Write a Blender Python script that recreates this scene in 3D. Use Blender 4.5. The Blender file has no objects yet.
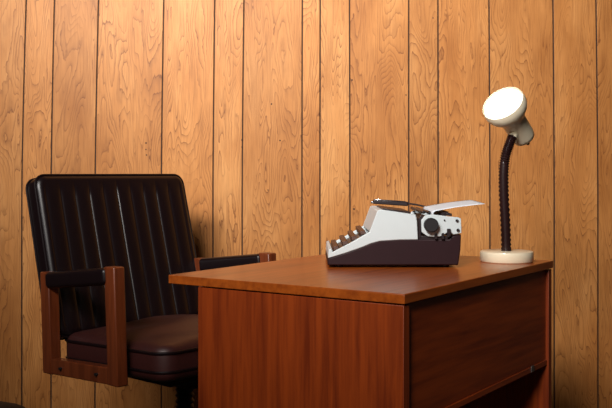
import bpy, bmesh, math, random
from mathutils import Vector, Matrix
random.seed(7)
S = bpy.context.scene
COL = S.collection
PI = math.pi
R = math.radians

# ------------------------------------------------------------------ camera
F, HOR, CZ = 940.0, 172.0, 0.99          # focal length in pixels, horizon row, eye height
cam = bpy.data.objects.new('camera', bpy.data.cameras.new('camera'))
COL.objects.link(cam)
cam.location = (0, 0, CZ)
cam.rotation_euler = (R(90), 0, 0)
cam.data.sensor_width = 36
cam.data.lens = F/612*36
cam.data.shift_y = -(204-HOR)/612
cam.data.clip_start = 0.05
S.camera = cam

# ------------------------------------------------------------------ light
S.view_settings.view_transform = 'Standard'
S.view_settings.look = 'None'
S.view_settings.exposure = 0.0
S.view_settings.gamma = 1
W = bpy.data.worlds.new('world'); S.world = W
W.use_nodes = True
W.node_tree.nodes['Background'].inputs[0].default_value = (1.0, 0.82, 0.66, 1)
W.node_tree.nodes['Background'].inputs[1].default_value = 0.02

def area(name, loc, target, size, power, col, spread=180, sy=None):
    l = bpy.data.lights.new(name, 'AREA'); l.energy = power; l.color = col
    l.size = size
    if sy: l.shape = 'RECTANGLE'; l.size_y = sy
    l.spread = R(spread)
    o = bpy.data.objects.new(name, l); COL.objects.link(o)
    o.location = loc
    o.rotation_euler = (Vector(target)-Vector(loc)).to_track_quat('-Z', 'Y').to_euler()
    return o
area('key_light', (-1.25, .0, 2.75), (-.1, 3.7, 2.1), 1.8, 63, (1.0, 0.96, 0.92), 68, .6)
area('fill_light', (-.6, -.35, 2.2), (.25, 2.3, .7), 0.5, 3.8, (1.0, 0.92, 0.82), 48)

# ------------------------------------------------------------------ helpers
def tag(o, label=None, cat=None, group=None, kind=None):
    if label: o['label'] = label
    if cat: o['category'] = cat
    if group: o['group'] = group
    if kind: o['kind'] = kind
    return o

def empty(name, loc, rz=0):
    o = bpy.data.objects.new(name, None); COL.objects.link(o)
    o.location = loc; o.rotation_euler = (0, 0, rz); o.empty_display_size = .1
    return o

def link(name, bm, mat, parent=None, smooth=True, bevel=0, seg=2, loc=None, rot=None, angle=35):
    bmesh.ops.recalc_face_normals(bm, faces=bm.faces)
    me = bpy.data.meshes.new(name); bm.to_mesh(me); bm.free()
    mats = mat if isinstance(mat, (list, tuple)) else [mat]
    for m in mats: me.materials.append(m)
    o = bpy.data.objects.new(name, me); COL.objects.link(o)
    if smooth:
        me.shade_smooth()
        me.set_sharp_from_angle(angle=R(angle))
    if bevel:
        b = o.modifiers.new('bevel', 'BEVEL'); b.width = bevel; b.segments = seg
        b.limit_method = 'ANGLE'; b.angle_limit = R(30); b.harden_normals = False
    if parent: o.parent = parent
    if loc is not None: o.location = loc
    if rot is not None: o.rotation_euler = rot
    return o

def box(bm, x0, x1, y0, y1, z0, z1, mi=0):
    vs = [bm.verts.new(p) for p in ((x0,y0,z0),(x1,y0,z0),(x1,y1,z0),(x0,y1,z0),(x0,y0,z1),(x1,y0,z1),(x1,y1,z1),(x0,y1,z1))]
    for f in ((0,3,2,1),(4,5,6,7),(0,1,5,4),(1,2,6,5),(2,3,7,6),(3,0,4,7)):
        bm.faces.new([vs[i] for i in f]).material_index = mi
    return vs

def prism(bm, pts, y0, y1):
    """(x,z) outline extruded along y"""
    a = [bm.verts.new((x, y0, z)) for x, z in pts]
    b = [bm.verts.new((x, y1, z)) for x, z in pts]
    bm.faces.new(a); bm.faces.new(b[::-1])
    n = len(pts)
    for i in range(n):
        bm.faces.new((a[i], b[i], b[(i+1) % n], a[(i+1) % n]))

def cyl(bm, p0, p1, r0, r1=None, n=24):
    p0, p1 = Vector(p0), Vector(p1); r1 = r0 if r1 is None else r1
    q = (p1-p0).to_track_quat('Z', 'Y')
    a = [bm.verts.new(p0+q @ Vector((r0*math.cos(2*PI*i/n), r0*math.sin(2*PI*i/n), 0))) for i in range(n)]
    b = [bm.verts.new(p1+q @ Vector((r1*math.cos(2*PI*i/n), r1*math.sin(2*PI*i/n), 0))) for i in range(n)]
    bm.faces.new(a[::-1]); bm.faces.new(b)
    for i in range(n): bm.faces.new((a[i], a[(i+1) % n], b[(i+1) % n], b[i]))

def lathe(bm, prof, n=48, close=False):
    rings = []
    for r, z in prof:
        if r < 1e-5: rings.append([bm.verts.new((0, 0, z))])
        else: rings.append([bm.verts.new((r*math.cos(2*PI*i/n), r*math.sin(2*PI*i/n), z)) for i in range(n)])
    prs = list(zip(rings, rings[1:]))
    if close: prs.append((rings[-1], rings[0]))
    for a, b in prs:
        for i in range(n):
            j = (i+1) % n
            if len(a) == 1 and len(b) > 1: bm.faces.new((a[0], b[j], b[i]))
            elif len(b) == 1 and len(a) > 1: bm.faces.new((a[i], a[j], b[0]))
            elif len(a) > 1: bm.faces.new((a[i], a[j], b[j], b[i]))

def tube(bm, pts, rad, n=10, closed=False):
    pts = [Vector(p) for p in pts]; N = len(pts)
    rad = rad if callable(rad) else (lambda i, r=rad: r)
    rings = []; prev = None
    for i, p in enumerate(pts):
        t = (pts[(i+1) % N]-pts[i-1]) if closed else (pts[min(i+1, N-1)]-pts[max(i-1, 0)])
        t.normalize()
        if prev is None:
            prev = t.orthogonal().normalized()
        prev = (prev-t*prev.dot(t)).normalized()
        b = t.cross(prev)
        rings.append([bm.verts.new(p+(prev*math.cos(2*PI*k/n)+b*math.sin(2*PI*k/n))*rad(i)) for k in range(n)])
    for i in range(N if closed else N-1):
        a, b = rings[i], rings[(i+1) % N]
        for k in range(n): bm.faces.new((a[k], a[(k+1) % n], b[(k+1) % n], b[k]))
    if not closed:
        bm.faces.new(rings[0][::-1]); bm.faces.new(rings[-1])

def samples(half, r, nmid, nedge=7):
    e = [half-r*(1-math.cos(PI/2*k/nedge)) for k in range(nedge)]          # from the edge inwards
    mid = [(-1+2*k/nmid)*(half-r) for k in range(nmid+1)]
    return [-x for x in e]+mid+e[::-1]

def cushion(w, h, t, cr, er, disp=None, nu=40, nv=30):
    """upholstered slab: width w (x), height h (y), thickness t (z); cr corner radius, er edge radius"""
    bm = bmesh.new()
    xs, ys = samples(w/2, er, nu), samples(h/2, er, nv)
    def place(X, Y):
        qx, qy = abs(X)-(w/2-cr), abs(Y)-(h/2-cr)
        sx, sy = (1 if X > 0 else -1), (1 if Y > 0 else -1)
        if qx > 0 and qy > 0:
            m, l = max(qx, qy), math.hypot(qx, qy)
            k = m/l
            X, Y = sx*(w/2-cr+qx*k), sy*(h/2-cr+qy*k)
            e = cr-m
        else:
            e = min(w/2-abs(X), h/2-abs(Y))
        e = max(e, 0)
        z = t/2 if e >= er else t/2-er+math.sqrt(max(er*er-(er-e)**2, 0))
        return X, Y, z, e
    g = {}
    for s in (1, -1):
        for i, X in enumerate(xs):
            for j, Y in enumerate(ys):
                x, y, z, e = place(X, Y)
                d = disp(x, y, e) if (disp and s > 0) else 0
                g[s, i, j] = bm.verts.new((x, y, s*z+d))
    n, m = len(xs), len(ys)
    for s in (1, -1):
        for i in range(n-1):
            for j in range(m-1):
                q = (g[s,i,j], g[s,i+1,j], g[s,i+1,j+1], g[s,i,j+1])
                bm.faces.new(q if s > 0 else q[::-1])
    rim = [(i, 0) for i in range(n)]+[(n-1, j) for j in range(1, m)]+[(i, m-1) for i in range(n-2, -1, -1)]+[(0, j) for j in range(m-2, 0, -1)]
    for k in range(len(rim)):
        a, b = rim[k], rim[(k+1) % len(rim)]
        bm.faces.new((g[(1,)+a], g[(-1,)+a], g[(-1,)+b], g[(1,)+b]))
    return bm

def outline(w, h, cr, n=8):
    P = []
    for cx, cy, a0 in ((w/2-cr, h/2-cr, 0), (-w/2+cr, h/2-cr, 90), (-w/2+cr, -h/2+cr, 180), (w/2-cr, -h/2+cr, 270)):
        for k in range(n+1):
            a = R(a0+90*k/n); P.append((cx+cr*math.cos(a), cy+cr*math.sin(a)))
    return P

# ------------------------------------------------------------------ materials
class NT:
    def __init__(s, name):
        s.m = bpy.data.materials.new(name); s.m.use_nodes = True
        s.t = s.m.node_tree; s.b = s.t.nodes['Principled BSDF']
    def n(s, typ, **kw):
        nd = s.t.nodes.new(typ)
        for k, v in kw.items():
            if k.startswith('i_'):
                key = k[2:]
                nd.inputs[int(key) if key.isdigit() else key].default_value = v
            else: setattr(nd, k, v)
        return nd
    def l(s, a, b): s.t.links.new(a, b)
    def math(s, op, a, b=None, c=None):
        nd = s.n('ShaderNodeMath', operation=op)
        for i, v in enumerate((a, b, c)):
            if v is None: continue
            if isinstance(v, (int, float)): nd.inputs[i].default_value = v
            else: s.l(v, nd.inputs[i])
        return nd.outputs[0]
    def ramp(s, fac, stops, interp='LINEAR'):
        nd = s.n('ShaderNodeValToRGB'); cr = nd.color_ramp; cr.interpolation = interp
        while len(cr.elements) < len(stops): cr.elements.new(.5)
        for e, (p, c) in zip(cr.elements, stops):
            e.position = p; e.color = (*c, 1) if len(c) == 3 else c
        s.l(fac, nd.inputs[0]); return nd.outputs[0]
    def mix(s, fac, a, b, mode='MIX'):
        nd = s.n('ShaderNodeMix', data_type='RGBA', blend_type=mode)
        for i, v in ((0, fac), (6, a), (7, b)):
            if isinstance(v, (int, float)): nd.inputs[i].default_value = v
            elif isinstance(v, tuple): nd.inputs[i].default_value = (*v, 1)
            else: s.l(v, nd.inputs[i])
        return nd.outputs[2]
    def noise(s, vec, scale, detail=4, rough=.55, dist=0):
        nd = s.n('ShaderNodeTexNoise'); nd.inputs['Scale'].default_value = scale
        nd.inputs['Detail'].default_value = detail; nd.inputs['Roughness'].default_value = rough
        nd.inputs['Distortion'].default_value = dist
        s.l(vec, nd.inputs['Vector']); return nd.outputs[0]
    def mapping(s, vec, scale=(1,1,1), loc=(0,0,0), rot=(0,0,0)):
        nd = s.n('ShaderNodeMapping'); s.l(vec, nd.inputs[0])
        nd.inputs['Scale'].default_value = scale; nd.inputs['Location'].default_value = loc; nd.inputs['Rotation'].default_value = rot
        return nd.outputs[0]
    def bump(s, h, strength=.2, dist=.002):
        nd = s.n('ShaderNodeBump'); nd.inputs['Strength'].default_value = strength; nd.inputs['Distance'].default_value = dist
        s.l(h, nd.inputs['Height']); s.l(nd.outputs[0], s.b.inputs['Normal'])

def simple(name, col, rough=.5, metal=0, coat=0, bump=None, spec=.5, var=0):
    t = NT(name); t.b.inputs['Base Color'].default_value = (*col, 1)
    t.b.inputs['Roughness'].default_value = rough; t.b.inputs['Metallic'].default_value = metal
    t.b.inputs['Coat Weight'].default_value = coat; t.b.inputs['Specular IOR Level'].default_value = spec
    tc = t.n('ShaderNodeTexCoord')
    if var or bump:
        nz = t.noise(tc.outputs['Object'], bump[0] if bump else 30, 4)
        if var:
            dk = tuple(c*(1-var) for c in col)
            t.l(t.mix(nz, dk, tuple(min(1, c*(1+var)) for c in col)), t.b.inputs['Base Color'])
        if bump: t.bump(nz, bump[1], .001)
    return t.m

def wood(name, dark, light, axis='x', rough=.3, coat=.3, scale=1.0, contrast=1.0):
    """fine straight grain along one object axis"""
    t = NT(name)
    tc = t.n('ShaderNodeTexCoord').outputs['Object']
    st = {'x': (.06, 1, 1), 'y': (1, .06, 1), 'z': (1, 1, .06)}[axis]
    v = t.mapping(tc, tuple(s*scale for s in st))
    f = t.noise(v, 70, 6, .6, .3)
    g = t.noise(v, 26, 4, .55, .5)
    k = t.math('ADD', t.math('MULTIPLY', f, .55), t.math('MULTIPLY', g, .5))
    c = t.ramp(k, [(.5-.16/contrast, dark), (.5+.16/contrast, light)])
    t.l(c, t.b.inputs['Base Color'])
    t.b.inputs['Roughness'].default_value = rough
    t.b.inputs['Coat Weight'].default_value = coat; t.b.inputs['Coat Roughness'].default_value = .18
    t.bump(f, .08, .001)
    return t.m

def panelling():
    t = NT('birch_panelling')
    tc = t.n('ShaderNodeTexCoord').outputs['Object']
    at = t.n('ShaderNodeAttribute', attribute_name='plank')
    sep = t.n('ShaderNodeSeparateXYZ'); t.l(tc, sep.inputs[0])
    cmb = t.n('ShaderNodeCombineXYZ')
    t.l(sep.outputs[0], cmb.inputs[0]); t.l(t.math('MULTIPLY', at.outputs['Fac'], 37.0), cmb.inputs[1])
    t.l(sep.outputs[2], cmb.inputs[2])
    P = cmb.outputs[0]
    # rotary-cut contour figure: level lines of a slow, tall noise field
    wob = t.noise(t.mapping(P, (1, 1, .4)), 26, 3, .6)
    fld = t.noise(t.mapping(P, (1, 1, .15)), 7.5, 2, .5, .4)
    fl2 = t.math('ADD', fld, t.math('MULTIPLY', wob, .045))
    ring = t.math('FRACT', t.math('MULTIPLY', fl2, 38))
    rl = t.ramp(ring, [(0, (.0,)*3), (.5, (.10,)*3), (.84, (.40,)*3), (.94, (1,)*3), (1, (0,)*3)])
    amp = t.noise(t.mapping(P, (1, 1, .4)), 9, 3, .55)
    amp = t.ramp(amp, [(.34, (.2,)*3), (.58, (1,)*3)])
    line = t.math('MULTIPLY', rl, amp)
    fine = t.noise(t.mapping(P, (1, 1, .05)), 160, 4, .6)
    blot = t.noise(t.mapping(P, (1, 1, .35)), 5, 4, .6)
    base = t.ramp(blot, [(.30, (.38, .138, .030)), (.52, (.51, .210, .056)), (.72, (.61, .285, .092))])
    # each board its own tone
    tone = t.n('ShaderNodeMapRange'); t.l(t.n('ShaderNodeAttribute', attribute_name='tone').outputs['Fac'], tone.inputs[0])
    tone.inputs[3].default_value = .82; tone.inputs[4].default_value = 1.1
    grey = t.n('ShaderNodeCombineColor'); [t.l(tone.outputs[0], grey.inputs[i]) for i in range(3)]
    base = t.mix(1.0, base, grey.outputs[0], 'MULTIPLY')
    c = t.mix(t.math('MULTIPLY', line, .86), base, (.13, .034, .006))
    c = t.mix(t.math('MULTIPLY', t.ramp(fine, [(.46, (0,)*3), (.68, (1,)*3)]), .38), c, (.24, .085, .020))
    t.l(c, t.b.inputs['Base Color'])
    t.b.inputs['Roughness'].default_value = .5
    t.b.inputs['Specular IOR Level'].default_value = .25
    t.bump(fine, .06, .001)
    return t.m

M = {}
M['panel'] = panelling()
M['groove'] = simple('panel_groove', (.045, .016, .006), .8)
M['nail'] = simple('nail_hole', (.03, .012, .006), .8)
M['floor'] = simple('carpet', (.05, .035, .025), .95, bump=(300, .5), var=.3)
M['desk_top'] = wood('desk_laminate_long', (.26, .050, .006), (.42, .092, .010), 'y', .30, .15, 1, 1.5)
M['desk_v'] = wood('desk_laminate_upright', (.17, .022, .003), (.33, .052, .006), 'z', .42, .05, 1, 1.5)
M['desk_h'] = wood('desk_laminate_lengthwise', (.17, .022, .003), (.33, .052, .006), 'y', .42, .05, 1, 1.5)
M['desk_dark'] = simple('desk_shadow_gap', (.02, .006, .004), .7)  # near-black colour stands in for the shade under the top
M['arm_wood'] = wood('chair_wood', (.08, .015, .004), (.18, .038, .010), 'z', .35, .2, 1.4, 1)
M['vinyl'] = simple('oxblood_vinyl', (.0060, .0022, .0030), .36, coat=.0, spec=.38, bump=(120, .10), var=.2)
M['seat_vinyl'] = simple('lit_oxblood_vinyl', (.036, .007, .006), .5, coat=.0, bump=(90, .2), var=.3)  # same vinyl as the back, coloured redder for the light on the seat
M['black'] = simple('black_plastic', (.008, .007, .008), .5)
M['bag'] = simple('black_bag', (.006, .006, .007), .7, bump=(60, .4))
M['steel'] = simple('grey_steel', (.16, .14, .13), .45, .8)
M['tw_base'] = simple('typewriter_brown', (.020, .005, .008), .5, spec=.3, var=.15)
M['tw_white'] = simple('typewriter_white', (.62, .69, .72), .38, var=.04)
M['tw_key'] = simple('key_brown', (.075, .028, .018), .35)
M['tw_dark'] = simple('typewriter_mechanism', (.02, .012, .014), .4)
M['chrome'] = simple('chrome', (.6, .6, .62), .2, 1)
M['rubber'] = simple('platen_rubber', (.012, .010, .012), .5)
M['paper'] = simple('paper', (.74, .80, .88), .8)
M['lamp'] = simple('cream_enamel', (.88, .78, .58), .35, coat=.2, var=.04)
M['neck'] = simple('brown_gooseneck', (.020, .007, .007), .3, coat=.3)
b = NT('lit_bulb'); b.b.inputs['Base Color'].default_value = (.9, .88, .8, 1)
b.b.inputs['Emission Color'].default_value = (1, .95, .82, 1); b.b.inputs['Emission Strength'].default_value = 1.6
M['bulb'] = b.m

# ------------------------------------------------------------------ back wall
YW = 3.72
def wx(px): return (px-306)*YW/F
def wz(py): return CZ-(py-HOR)*YW/F
GR = [(-120,-122),(-52,-55),(-30,-33),(26.3,21.8),(54.5,51),(98.6,95),(163.8,161.3),(214.8,213),(244,242.2),(302.4,302),(320.3,320),
      (349.5,350),(408.8,408.8),(438,438.2),(489,490),(553,554.3),(596,598),(624,627),(690,694),(740,745)]
def gx(g, z):
    py = HOR-(z-CZ)*F/YW
    k = max(0, min(1.4, (200-py)/200))
    return wx(g[1]+(g[0]-g[1])*k**1.4 if k > 0 else g[1])
bm = bmesh.new()
pl = bm.faces.layers.float.new('plank'); tn = bm.faces.layers.float.new('tone')
ZS = [0, .1, .5, .9, 1.0, 1.1, 1.2, 1.3, 1.4, 1.5, 1.6, 1.8, 2.4]
hw, dp = .0028, .004
tones = [.5,.8,.4,.75,.35,.7,.95,.75,.45,.8,.6,.55,.25,.6,.35,.5,.3,.45,.3,.5,.4]
for i in range(len(GR)-1):
    a, c = GR[i], GR[i+1]
    rows = []
    for z in ZS:
        x0, x1 = gx(a, z)+hw, gx(c, z)-hw
        rows.append([bm.verts.new(p) for p in ((x0-.0004, YW+dp, z), (x0, YW+.0006, z), (x0+.001, YW, z), (x1-.001, YW, z), (x1, YW+.0006, z), (x1+.0004, YW+dp, z))])
    for r0, r1 in zip(rows, rows[1:]):
        for k in range(5):
            f = bm.faces.new((r0[k], r0[k+1], r1[k+1], r1[k]))
            f[pl] = (i*.617) % 1; f[tn] = tones[i % len(tones)]
            f.material_index = 1 if k in (0, 4) else 0
# backing behind the grooves, with the thickness of the wall
x0, x1 = wx(GR[0][0])-.02, wx(GR[-1][0])+.02
box(bm, x0, x1, YW+dp, YW+.1, 0, 2.4, 1)
for px, py, r in ((146,143,1.1),(146,149.5,.9),(146.5,155,1),(271.5,104,1),(280,140.5,1),(242,140,1.1),(242,147,1),(352,80,1.1),(354,209,1.2),(349,181,.8),(406,95,.9),(433,18,.8),(411,152,.8),(268,190,.8)):
    c = bmesh.ops.create_circle(bm, cap_ends=True, radius=r*YW/F*.8, segments=8,
        matrix=Matrix.Translation((wx(px), YW-.0006, wz(py))) @ Matrix.Rotation(R(90), 4, 'X'))
    for v in c['verts']:
        for f in v.link_faces: f.material_index = 2
me = bpy.data.meshes.new('wall_back'); bm.to_mesh(me); bm.free()
for m in ('panel', 'groove', 'nail'): me.materials.append(M[m])
wall = bpy.data.objects.new('wall_back', me); COL.objects.link(wall)
tag(wall, 'birch plywood wall panelling with dark vertical grooves', 'wall', kind='structure')
bm = bmesh.new(); box(bm, x0, x1, -.3, YW+.1, -.05, 0)
fl = link('floor', bm, M['floor'], smooth=False); tag(fl, 'dark carpeted floor under the desk and chair', 'floor', kind='structure')

# ------------------------------------------------------------------ desk
YAW = .975                                    # desk length direction, from +x
DZ = .74
uB = Vector((math.cos(YAW), math.sin(YAW)))   # B -> C (away)
B0 = Vector((.2015, 1.922))                   # near corner of the top
L, WD, TH = .886, .648, .021
desk = empty('desk', (B0.x, B0.y, 0), YAW-PI/2)   # local +y runs along B->C, local -x from B to A
tag(desk, 'reddish brown wooden desk with overhanging top, holding the typewriter and lamp', 'desk')
bm = bmesh.new(); box(bm, -WD, 0, 0, L, DZ-TH, DZ)
link('desktop', bm, M['desk_top'], desk, bevel=.0018)
OV = .092
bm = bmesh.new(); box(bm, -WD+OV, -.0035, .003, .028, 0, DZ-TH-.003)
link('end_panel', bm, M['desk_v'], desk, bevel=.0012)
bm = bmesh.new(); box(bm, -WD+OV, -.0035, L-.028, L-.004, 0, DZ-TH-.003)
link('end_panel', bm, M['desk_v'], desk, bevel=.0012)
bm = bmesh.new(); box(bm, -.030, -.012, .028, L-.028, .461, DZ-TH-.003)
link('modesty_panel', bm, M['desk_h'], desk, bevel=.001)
bm = bmesh.new(); box(bm, -.034, -.008, .028, L-.028, .449, .463)
link('bottom_rail', bm, M['desk_h'], desk, bevel=.001)
bm = bmesh.new(); box(bm, -.008, -.005, L-.155, L-.135, .450, .467)
o = link('bracket', bm, M['steel'], desk, bevel=.0005); o['label'] = 'small metal bracket'
bm = bmesh.new(); box(bm, -.02, -.006, .012, .018, DZ-TH-.004, DZ-TH); box(bm, -WD+OV+.02, -.02, .008, .022, DZ-TH-.004, DZ-TH+.001)
box(bm, -WD+OV+.02, -.02, L-.022, L-.010, DZ-TH-.004, DZ-TH+.001); box(bm, -.026, -.016, .03, L-.03, DZ-TH-.004, DZ-TH+.001)
link('gap_shade_strip', bm, M['desk_dark'], desk)  # dark strips filling the gap under the top, coloured as its shadow line

# ------------------------------------------------------------------ chair
CH = R(42)
Fd = Vector((math.cos(CH), -math.sin(CH))); Ud = Vector((math.sin(CH), math.cos(CH)))
P0 = Vector((-.530, 2.65))                     # near front post
cc = P0+Ud*.31-Fd*.075
chair = empty('office_chair', (cc.x, cc.y, 0), -CH)  # local x = forward, local y = away from viewer
tag(chair, 'oxblood vinyl office chair with ribbed back and wooden arm frames, behind the desk', 'chair')
LEAN = R(15)
# back
BW, BH, BT = .605, .515, .075
NCH = 10
def ribs(x, y, e):
    fade = max(0, min(1, (BH/2-y-.035)/.02))*max(0, min(1, (BW/2-abs(x)-.022)/.006))
    ph = (x+BW/2-.025)/((BW-.05)/NCH)
    return fade*(.0085*abs(math.sin(PI*ph))**.27-.007)
bmk = cushion(BW, BH, BT, .035, .02, ribs, nu=230, nv=26)
# cushion axes: x width, y height, z thickness -> chair: width along y, height along lean, thickness forward
def back_mat():
    up = Vector((-math.sin(LEAN), 0, math.cos(LEAN))); fw = Vector((math.cos(LEAN), 0, math.sin(LEAN)))
    m = Matrix(((0, up.x, fw.x), (1, up.y, fw.y), (0, up.z, fw.z))).to_4x4()
    base = Vector((-.272, .008, .475))
    m.translation = base+up*(BH/2)
    return m
BMt = back_mat()
bmk.transform(BMt)
back = link('backrest', bmk, M['vinyl'], chair, angle=60)
for zz in (BT/2-.012, -BT/2+.012):
    bm = bmesh.new(); tube(bm, [(x, y, zz) for x, y in outline(BW+.002, BH+.002, .036)], .004, 8, closed=True)
    bm.transform(BMt); link('piping', bm, M['vinyl'], back)
# seat
SD, SW, ST = .50, .53, .105
def seatd(x, y, e): return .034*max(0, 1-(x/.25)**2)*max(0, 1-(y/.25)**2)+.0025*math.sin(x*38+1.3*math.sin(y*21))*min(1, e/.04)
bm = cushion(SD, SW, ST, .05, .028, seatd, 40, 40)
bm.transform(Matrix.Translation((-.03, 0, .447)) @ Matrix.Rotation(R(-2), 4, 'Y'))
seat = link('seat', bm, M['seat_vinyl'], chair, angle=60)
for zz, rr in ((ST/2-.022, .0045), (-ST/2+.03, .004)):
    bm = bmesh.new(); tube(bm, [(x, y, zz) for x, y in outline(SD+.002, SW+.002, .051)], rr, 8, closed=True)
    bm.transform(Matrix.Translation((-.03, 0, .447)) @ Matrix.Rotation(R(-2), 4, 'Y')); link('piping', bm, M['vinyl'], seat)
bm = bmesh.new(); box(bm, -.24, .17, -.2, .2, .375, .402)
link('seat_pan', bm, M['black'], chair, bevel=.01)
# arms: leaning posts, lower rail, padded rest
for s in (-1, 1):
    yc = s*.31; y0, y1 = yc-.019, yc+.019
    sl = .018/.33                                # posts lean back towards the top
    ax = lambda x, z: x-(z-.39)*sl
    def post(xb, w, zt, zb=.388):
        return [(ax(xb, zb)-w/2, zb), (ax(xb, zb)+w/2, zb), (ax(xb, zt)+w/2, zt), (ax(xb, zt)-w/2, zt)]
    arm = bmesh.new(); prism(arm, post(.075, .048, .722), y0, y1)
    a = link('arm_post', arm, M['arm_wood'], chair, bevel=.004)
    arm = bmesh.new(); prism(arm, post(-.255, .046, .684, .376), y0, y1)
    link('arm_post', arm, M['arm_wood'], chair, bevel=.004)
    bm = bmesh.new(); prism(bm, [(-.236, .378), (.053, .389), (.053, .437), (-.236, .424)], y0+.002, y1-.002)
    link('arm_rail', bm, M['arm_wood'], chair, bevel=.003)
    bm = cushion(.305, .052, .05, .012, .014, None, 20, 6)
    bm.transform(Matrix.Translation((-.108, yc, .677)) @ Matrix.Rotation(R(-6.6), 4, 'Y'))
    link('armrest', bm, M['vinyl'], chair, angle=60)
    for x, z in ((-.18, .403), (0, .412)):
        bm = bmesh.new(); cyl(bm, (x, s*.335, z), (x, s*.326, z), .0045, n=12)
        link('bolt', bm, M['black'], chair)
# mechanism, column and base
bm = bmesh.new(); box(bm, -.1, .1, -.07, .07, .335, .378)
link('tilt_mechanism', bm, M['black'], chair, bevel=.008)
bm = bmesh.new(); cyl(bm, (.03, -.0, .352), (.16, .02, .335), .006, n=12); cyl(bm, (.15, .018, .336), (.20, .03, .33), .011, n=16)
link('lever', bm, M['black'], chair)
prof = [(0, .11), (.03, .11)]
for k in range(12):
    z = .125+k*.018; prof += [(.024, z), (.030, z+.009)]
prof += [(.022, .345), (0, .345)]
bm = bmesh.new(); lathe(bm, prof, 24); link('column', bm, M['black'], chair, angle=20)
bm = bmesh.new(); lathe(bm, [(0, .06), (.045, .06), (.045, .12), (.03, .135), (0, .135)], 24); link('base_hub', bm, M['black'], chair)
for k in range(5):
    a = 2*PI*k/5+.4; ca, sa = math.cos(a), math.sin(a)
    bm = bmesh.new(); cyl(bm, (.03*ca, .03*sa, .105), (.29*ca, .29*sa, .068), .022, .014, 12)
    lg = link('base_leg', bm, M['black'], chair)
    bm = bmesh.new()
    for q in (-1, 1):
        c = Vector((.29*ca, .29*sa, .026)); t = Vector((-sa, ca, 0))
        cyl(bm, c+t*q*.006, c+t*q*.022, .026, n=20)
    cyl(bm, (.29*ca, .29*sa, .02), (.29*ca, .29*sa, .07), .006, n=10)
    link('caster', bm, M['black'], lg)

# black bag whose top shows in the lower left corner
bm = bmesh.new()
bmesh.ops.create_uvsphere(bm, u_segments=32, v_segments=20, radius=1)
for v in bm.verts:
    n = math.sin(v.co.x*5+1)*math.cos(v.co.y*4+v.co.z*3)*.05
    v.co = Vector((v.co.x*.17*(1+n), v.co.y*.13*(1+n), max(0, (v.co.z+.9)/1.9)**.8*.288*(1+n*.6)))
bag = link('bag', bm, M['bag'], loc=(-1.0, 2.9, 0), angle=60)
tag(bag, 'black soft bag slumped on the floor left of the chair', 'bag')

# ------------------------------------------------------------------ typewriter
TY = 2.45; K = TY/F
tw = empty('typewriter', ((328-306)*K, TY, DZ))
tag(tw, 'portable typewriter with white cover and dark brown base on the desk', 'typewriter')
def q(px, py): return ((px-328)*K, .25-(py-HOR)*K)
TWW = .285                                    # body width, away from the viewer
def scaled(pts): return [q(*p) for p in pts]
# lower shell
bm = bmesh.new()
prism(bm, scaled([(327.5,265.2),(328,258.4),(345,253),(362,247),(371,243.2),(380,240.8),(400,239.6),(449,239.4),(453.5,235.5),(461.2,234.2),(460.6,250),(458.3,265.2)]), 0, TWW)
link('base', bm, M['tw_base'], tw, bevel=.003)
# cheeks (one each side of the keyboard) and hood
cheek = [(328,258.2),(328.6,249.8),(331.5,248.3),(332.5,252.2),(350,243.2),(369.5,232),(372.5,224),(377.5,210.5),(380.5,209.6),(415.5,214.5),(417,221),(418,239.6),(400,239.8),(380,241),(371,243.4),(362,247.2),(345,253.2)]
for y0 in (-.001, TWW-.013):
    bm = bmesh.new(); prism(bm, scaled(cheek), y0, y0+.014)
    link('side_panel', bm, M['tw_white'], tw, bevel=.0018)
bm = bmesh.new(); prism(bm, scaled([(328,258),(328.6,249.8),(331.5,248.3),(333,251),(333,258)]), .012, TWW-.012)
link('front_lip', bm, M['tw_white'], tw, bevel=.0015)
bm = bmesh.new(); prism(bm, scaled([(369.5,232),(372.5,224),(377.5,210.7),(380.5,209.8),(396,212),(396,216),(382,215),(375,232)]), .012, TWW-.012)
link('hood', bm, M['tw_white'], tw, bevel=.0015)
bm = bmesh.new(); prism(bm, scaled([(384,208.6),(412,212.3),(412,214.6),(384,211)]), .03, TWW-.03)
o = link('ribbon_cover', bm, M['tw_dark'], tw, bevel=.001)
bm = bmesh.new(); prism(bm, scaled([(334,258),(334,254.5),(368,237.5),(368,250)]), .012, TWW-.012)
link('key_bed', bm, M['tw_dark'], tw)
# type basket behind the hood
bm = bmesh.new(); prism(bm, scaled([(396,214),(416,217),(418,239),(396,239)]), .014, TWW-.014)
link('type_basket', bm, M['tw_dark'], tw)
# keys
def keymesh():
    bm = bmesh.new(); box(bm, -.0085, .0075, -.0078, .0078, -.001, .0095)
    for v in bm.verts:
        if v.co.z > .005: v.co.x *= .82; v.co.y *= .82
    return bm
kx = [(336.8,250.2),(346,245.2),(355,240),(364,234.8)]
proto = None
for r, (px, py) in enumerate(kx):
    x, z = q(px, py)
    for k in range(12):
        y = .022+.0205*k+(r % 2)*.007
        if y > TWW-.022: continue
        if proto is None:
            proto = link('key', keymesh(), M['tw_key'], tw, bevel=.0012); o = proto
            bs = bmesh.new(); box(bs, -.0015, .0015, -.003, .003, -.014, .001)
            stem = link('key_stem', bs, M['tw_white'], o)
        else:
            o = proto.copy(); COL.objects.link(o); o.parent = tw
            s2 = stem.copy(); COL.objects.link(s2); s2.parent = o
        o.location = (x, y, z); o.rotation_euler = (0, R(-12), 0)
bm = bmesh.new(); x, z = q(334.4, 251.5); box(bm, x-.004, x+.004, .06, TWW-.06, z-.006, z+.004)
link('space_bar', bm, M['tw_key'], tw, bevel=.0015)
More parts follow.
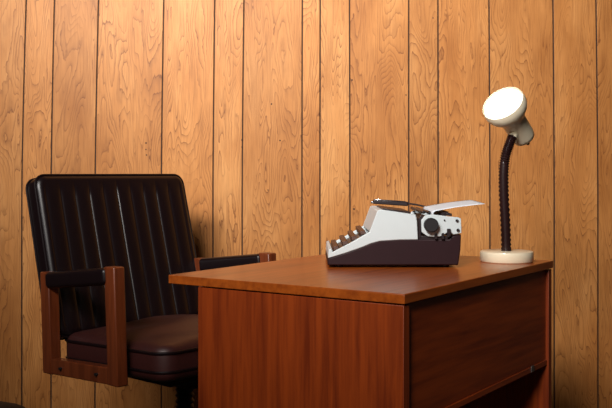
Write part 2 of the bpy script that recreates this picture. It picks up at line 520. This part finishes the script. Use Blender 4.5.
# carriage
cx, cz = q(430.3, 224.7)
bm = bmesh.new(); cyl(bm, (cx, .0, cz), (cx, TWW+.01, cz), .0185, n=36)
link('platen', bm, M['rubber'], tw)
bm = bmesh.new()
prism(bm, scaled([(421.5,232),(421,220),(425,215.5),(432,214.3),(449,216.5),(458,217.2),(460.8,218.6),(461.2,233),(453,234.5),(450,231),(446,233),(441,236),(434,237),(427,236)]), -.006, .006)
cp = link('carriage_end_plate', bm, M['tw_white'], tw, bevel=.0015)
for px, py, r in ((456.5,220.5,.0038),(457.5,230,.0042),(444,220,.002)):
    bm = bmesh.new(); x, z = q(px, py); cyl(bm, (x, -.010, z), (x, -.004, z), r, n=16); link('screw', bm, M['tw_dark'], cp)
bm = bmesh.new()
prism(bm, scaled([(421.5,232),(421,220),(425,215.5),(432,214.3),(458,217.2),(461.2,233),(441,236),(427,236)]), TWW-.004, TWW+.008)
link('carriage_end_plate', bm, M['tw_white'], tw, bevel=.0015)
bm = bmesh.new(); cyl(bm, (cx, -.026, cz), (cx, -.006, cz), .0186, .0186, 40); cyl(bm, (cx, -.029, cz), (cx, -.026, cz), .0160, .0182, 40)
kn = link('platen_knob', bm, M['rubber'], tw)
bm = bmesh.new(); cyl(bm, (cx, TWW+.008, cz), (cx, TWW+.03, cz), .0186, n=40); link('platen_knob', bm, M['rubber'], tw)
# dark works under and around the carriage
for name, pts, y0, y1 in (
    ('carriage_rail', [(419,236),(448,236),(448,240.5),(419,240.5)], .002, TWW-.002),
    ('bracket', [(446.5,228.5),(450,228.5),(450,236),(446.5,236)], -.012, -.004),
    ('bracket', [(434,234.6),(437,233.6),(437,239),(434,239)], -.010, -.003),
    ('bracket', [(441,233.4),(443.4,232.6),(444,239),(441,239)], -.010, -.003),
    ('margin_rail', [(446,213),(452,213.6),(452,216.2),(446,215.6)], .0, TWW),
    ('carriage_arm', [(418.5,219),(421.5,214.5),(423,216),(421,225),(421,238),(418.5,238)], .0, .012)):
    bm = bmesh.new(); prism(bm, scaled(pts), y0, y1); link(name, bm, M['tw_dark'], tw, bevel=.0008)
for px, py, r in ((424,212.2,.0045),(429.6,212.6,.0040)):
    bm = bmesh.new(); x, z = q(px, py); cyl(bm, (x, .004, z), (x, TWW-.004, z), r, n=16); link('feed_roller', bm, M['tw_dark'], tw)
    bm = bmesh.new(); cyl(bm, (x, .0, z), (x, .005, z), r*.55, n=12); link('roller_pin', bm, M['chrome'], tw)
bm = bmesh.new()
prism(bm, scaled([(440,216),(443,213),(450,212),(447,216.5)]), .02, TWW-.02); link('paper_table', bm, M['tw_dark'], tw)
# return lever on the far end of the carriage, reaching forwards over the hood
YL = TWW+.012
def qf(px, py, y):                             # the point that stands at depth y on that line of sight
    d = TY+y; return ((px-306)*d/F-(328-306)*K, y, (CZ-DZ)-(py-HOR)*d/F)
bm = bmesh.new(); tube(bm, [qf(433,209.5,YL), qf(425,206.5,YL), qf(416,204.6,YL), qf(406,203.2,YL)], .0026, 10)
lv = link('return_lever', bm, M['tw_dark'], tw)
a, c = Vector(qf(373, 201.4, YL)), Vector(qf(408, 203.8, YL))
bm = bmesh.new(); box(bm, 0, (c-a).length, -.006, .006, -.007, .006)
link('lever_grip', bm, M['tw_dark'], lv, bevel=.003, loc=a, rot=(0, math.atan2(a.z-c.z, c.x-a.x), 0))
bm = bmesh.new(); box(bm, -.006, .004, -.0045, .0045, -.006, .0015)
o = link('lever_tip', bm, M['chrome'], lv, bevel=.0015, loc=a)
bm = bmesh.new(); box(bm, .004, (c-a).length-.008, -.0045, .0045, .0052, .0075)
link('lever_trim', bm, M['chrome'], lv, bevel=.0008, loc=a, rot=(0, math.atan2(a.z-c.z, c.x-a.x), 0))
bm = bmesh.new(); x, y, z = qf(433, 209.5, YL); box(bm, x-.006, x+.006, TWW+.004, YL+.004, z-.03, z+.003)
link('lever_pivot', bm, M['tw_dark'], lv, bevel=.001)
# rubber feet
for x in (.03, .31):
    for y in (.03, TWW-.03):
        bm = bmesh.new(); cyl(bm, (x, y, 0), (x, y, .009), .010, .012, 16); link('foot', bm, M['black'], tw)

# sheet of paper
pp = [q(433.4, 216.9), q(433.6, 214.5), q(434.2, 212.5)]
tip = q(486, 204); s0 = q(435.5, 211.2)
for k in range(13):
    t = k/12
    pp.append((s0[0]+(tip[0]-s0[0])*t, s0[1]+(tip[1]-s0[1])*t+.002*math.sin(PI*t)))
bm = bmesh.new(); prev = None; NY = 6
for x, z in pp:
    row = [bm.verts.new((x, .012+.225*j/NY, z+.0012*math.sin(j/NY*PI)+.004*j/NY)) for j in range(NY+1)]
    if prev:
        for j in range(NY): bm.faces.new((prev[j], prev[j+1], row[j+1], row[j]))
    prev = row
paper = link('sheet_of_paper', bm, M['paper'], loc=tw.location, angle=80)
m = paper.modifiers.new('thickness', 'SOLIDIFY'); m.thickness = .0004
tag(paper, 'white sheet of paper curling back from the typewriter roller', 'paper')

# ------------------------------------------------------------------ lamp
LY = 2.625; LX = (506.6-306)/F*LY
lamp = empty('desk_lamp', (LX, LY, DZ))
tag(lamp, 'cream gooseneck lamp with lit round head at the back corner of the desk', 'lamp')
KL = LY/F
bm = bmesh.new(); rb = .0735
lathe(bm, [(0, 0), (rb-.003, 0), (rb, .003), (rb, .025), (rb-.001, .0285), (rb-.005, .030), (0, .030)], 64)
link('lamp_base', bm, M['lamp'], lamp, angle=50)
def lq(px, py, d=0): return Vector(((px-506.6)*KL, d, .25-(py-HOR)*KL))
ctrl = [lq(506.2, 251), lq(505.4, 225), lq(503.8, 195), lq(503.6, 172), lq(505.5, 156), lq(509, 145), lq(512.5, 136)]
# smooth centreline
pts = []
for i in range(len(ctrl)-1):
    p0, p1, p2, p3 = ctrl[max(i-1, 0)], ctrl[i], ctrl[i+1], ctrl[min(i+2, len(ctrl)-1)]
    for k in range(12):
        t = k/12
        pts.append(.5*((2*p1)+(p2-p0)*t+(2*p0-5*p1+4*p2-p3)*t*t+(3*p1-p0-3*p2+p3)*t**3))
pts.append(ctrl[-1])
bm = bmesh.new(); tube(bm, pts, lambda i: (.0118 if i % 2 else .0150), 20)
link('gooseneck', bm, M['neck'], lamp, angle=80)
bm = bmesh.new(); cyl(bm, lq(506.3, 252.5), lq(506.2, 248), .015, .0135, 24); link('neck_collar', bm, M['neck'], lamp)
# head: a bulb-shaped shade, axis pointing up, left and towards the viewer
axis = Vector((-.53, -.575, .62)).normalized()
fc = lq(500.4, 104, -.03)
q_ = axis.to_track_quat('Z', 'Y').to_matrix().to_4x4()
HM = Matrix.Translation(fc) @ q_
shade = bmesh.new()
lathe(shade, [(.0585, 0), (.0600, .0008), (.0610, -.003), (.0622, -.012), (.0612, -.024), (.0565, -.036), (.048, -.047), (.041, -.056), (.0365, -.066), (.0345, -.080), (.0335, -.135), (.0315, -.147), (.025, -.153), (0, -.155),
              (0, -.145), (.02, -.143), (.030, -.12), (.032, -.065), (.043, -.047), (.053, -.034), (.0582, -.012)], 64, close=False)
shade.transform(HM); sh = link('lamp_shade', shade, M['lamp'], lamp, angle=50)
bulb = bmesh.new()
lathe(bulb, [(0, .0015), (.02, .001), (.042, -.0005), (.055, -.002), (.0575, -.006), (.0575, -.012), (.05, -.03), (.025, -.07), (.018, -.1), (0, -.1)], 64)
bulb.transform(HM); o = link('bulb', bulb, M['bulb'], lamp, angle=60); o['label'] = 'glowing white reflector bulb'
bm = bmesh.new(); cyl(bm, (.012, -.012, -.150), (.012, -.012, -.162), .0045, n=16)
bm.transform(HM @ Matrix.Translation((0, 0, 0))); sw = link('switch', bm, M['black'], lamp)
bm = bmesh.new(); c = HM @ Vector((0, 0, -.108)); cyl(bm, ctrl[-1]+Vector((-.001, 0, -.004)), c, .0125, .014, 20); link('neck_joint', bm, M['lamp'], lamp)
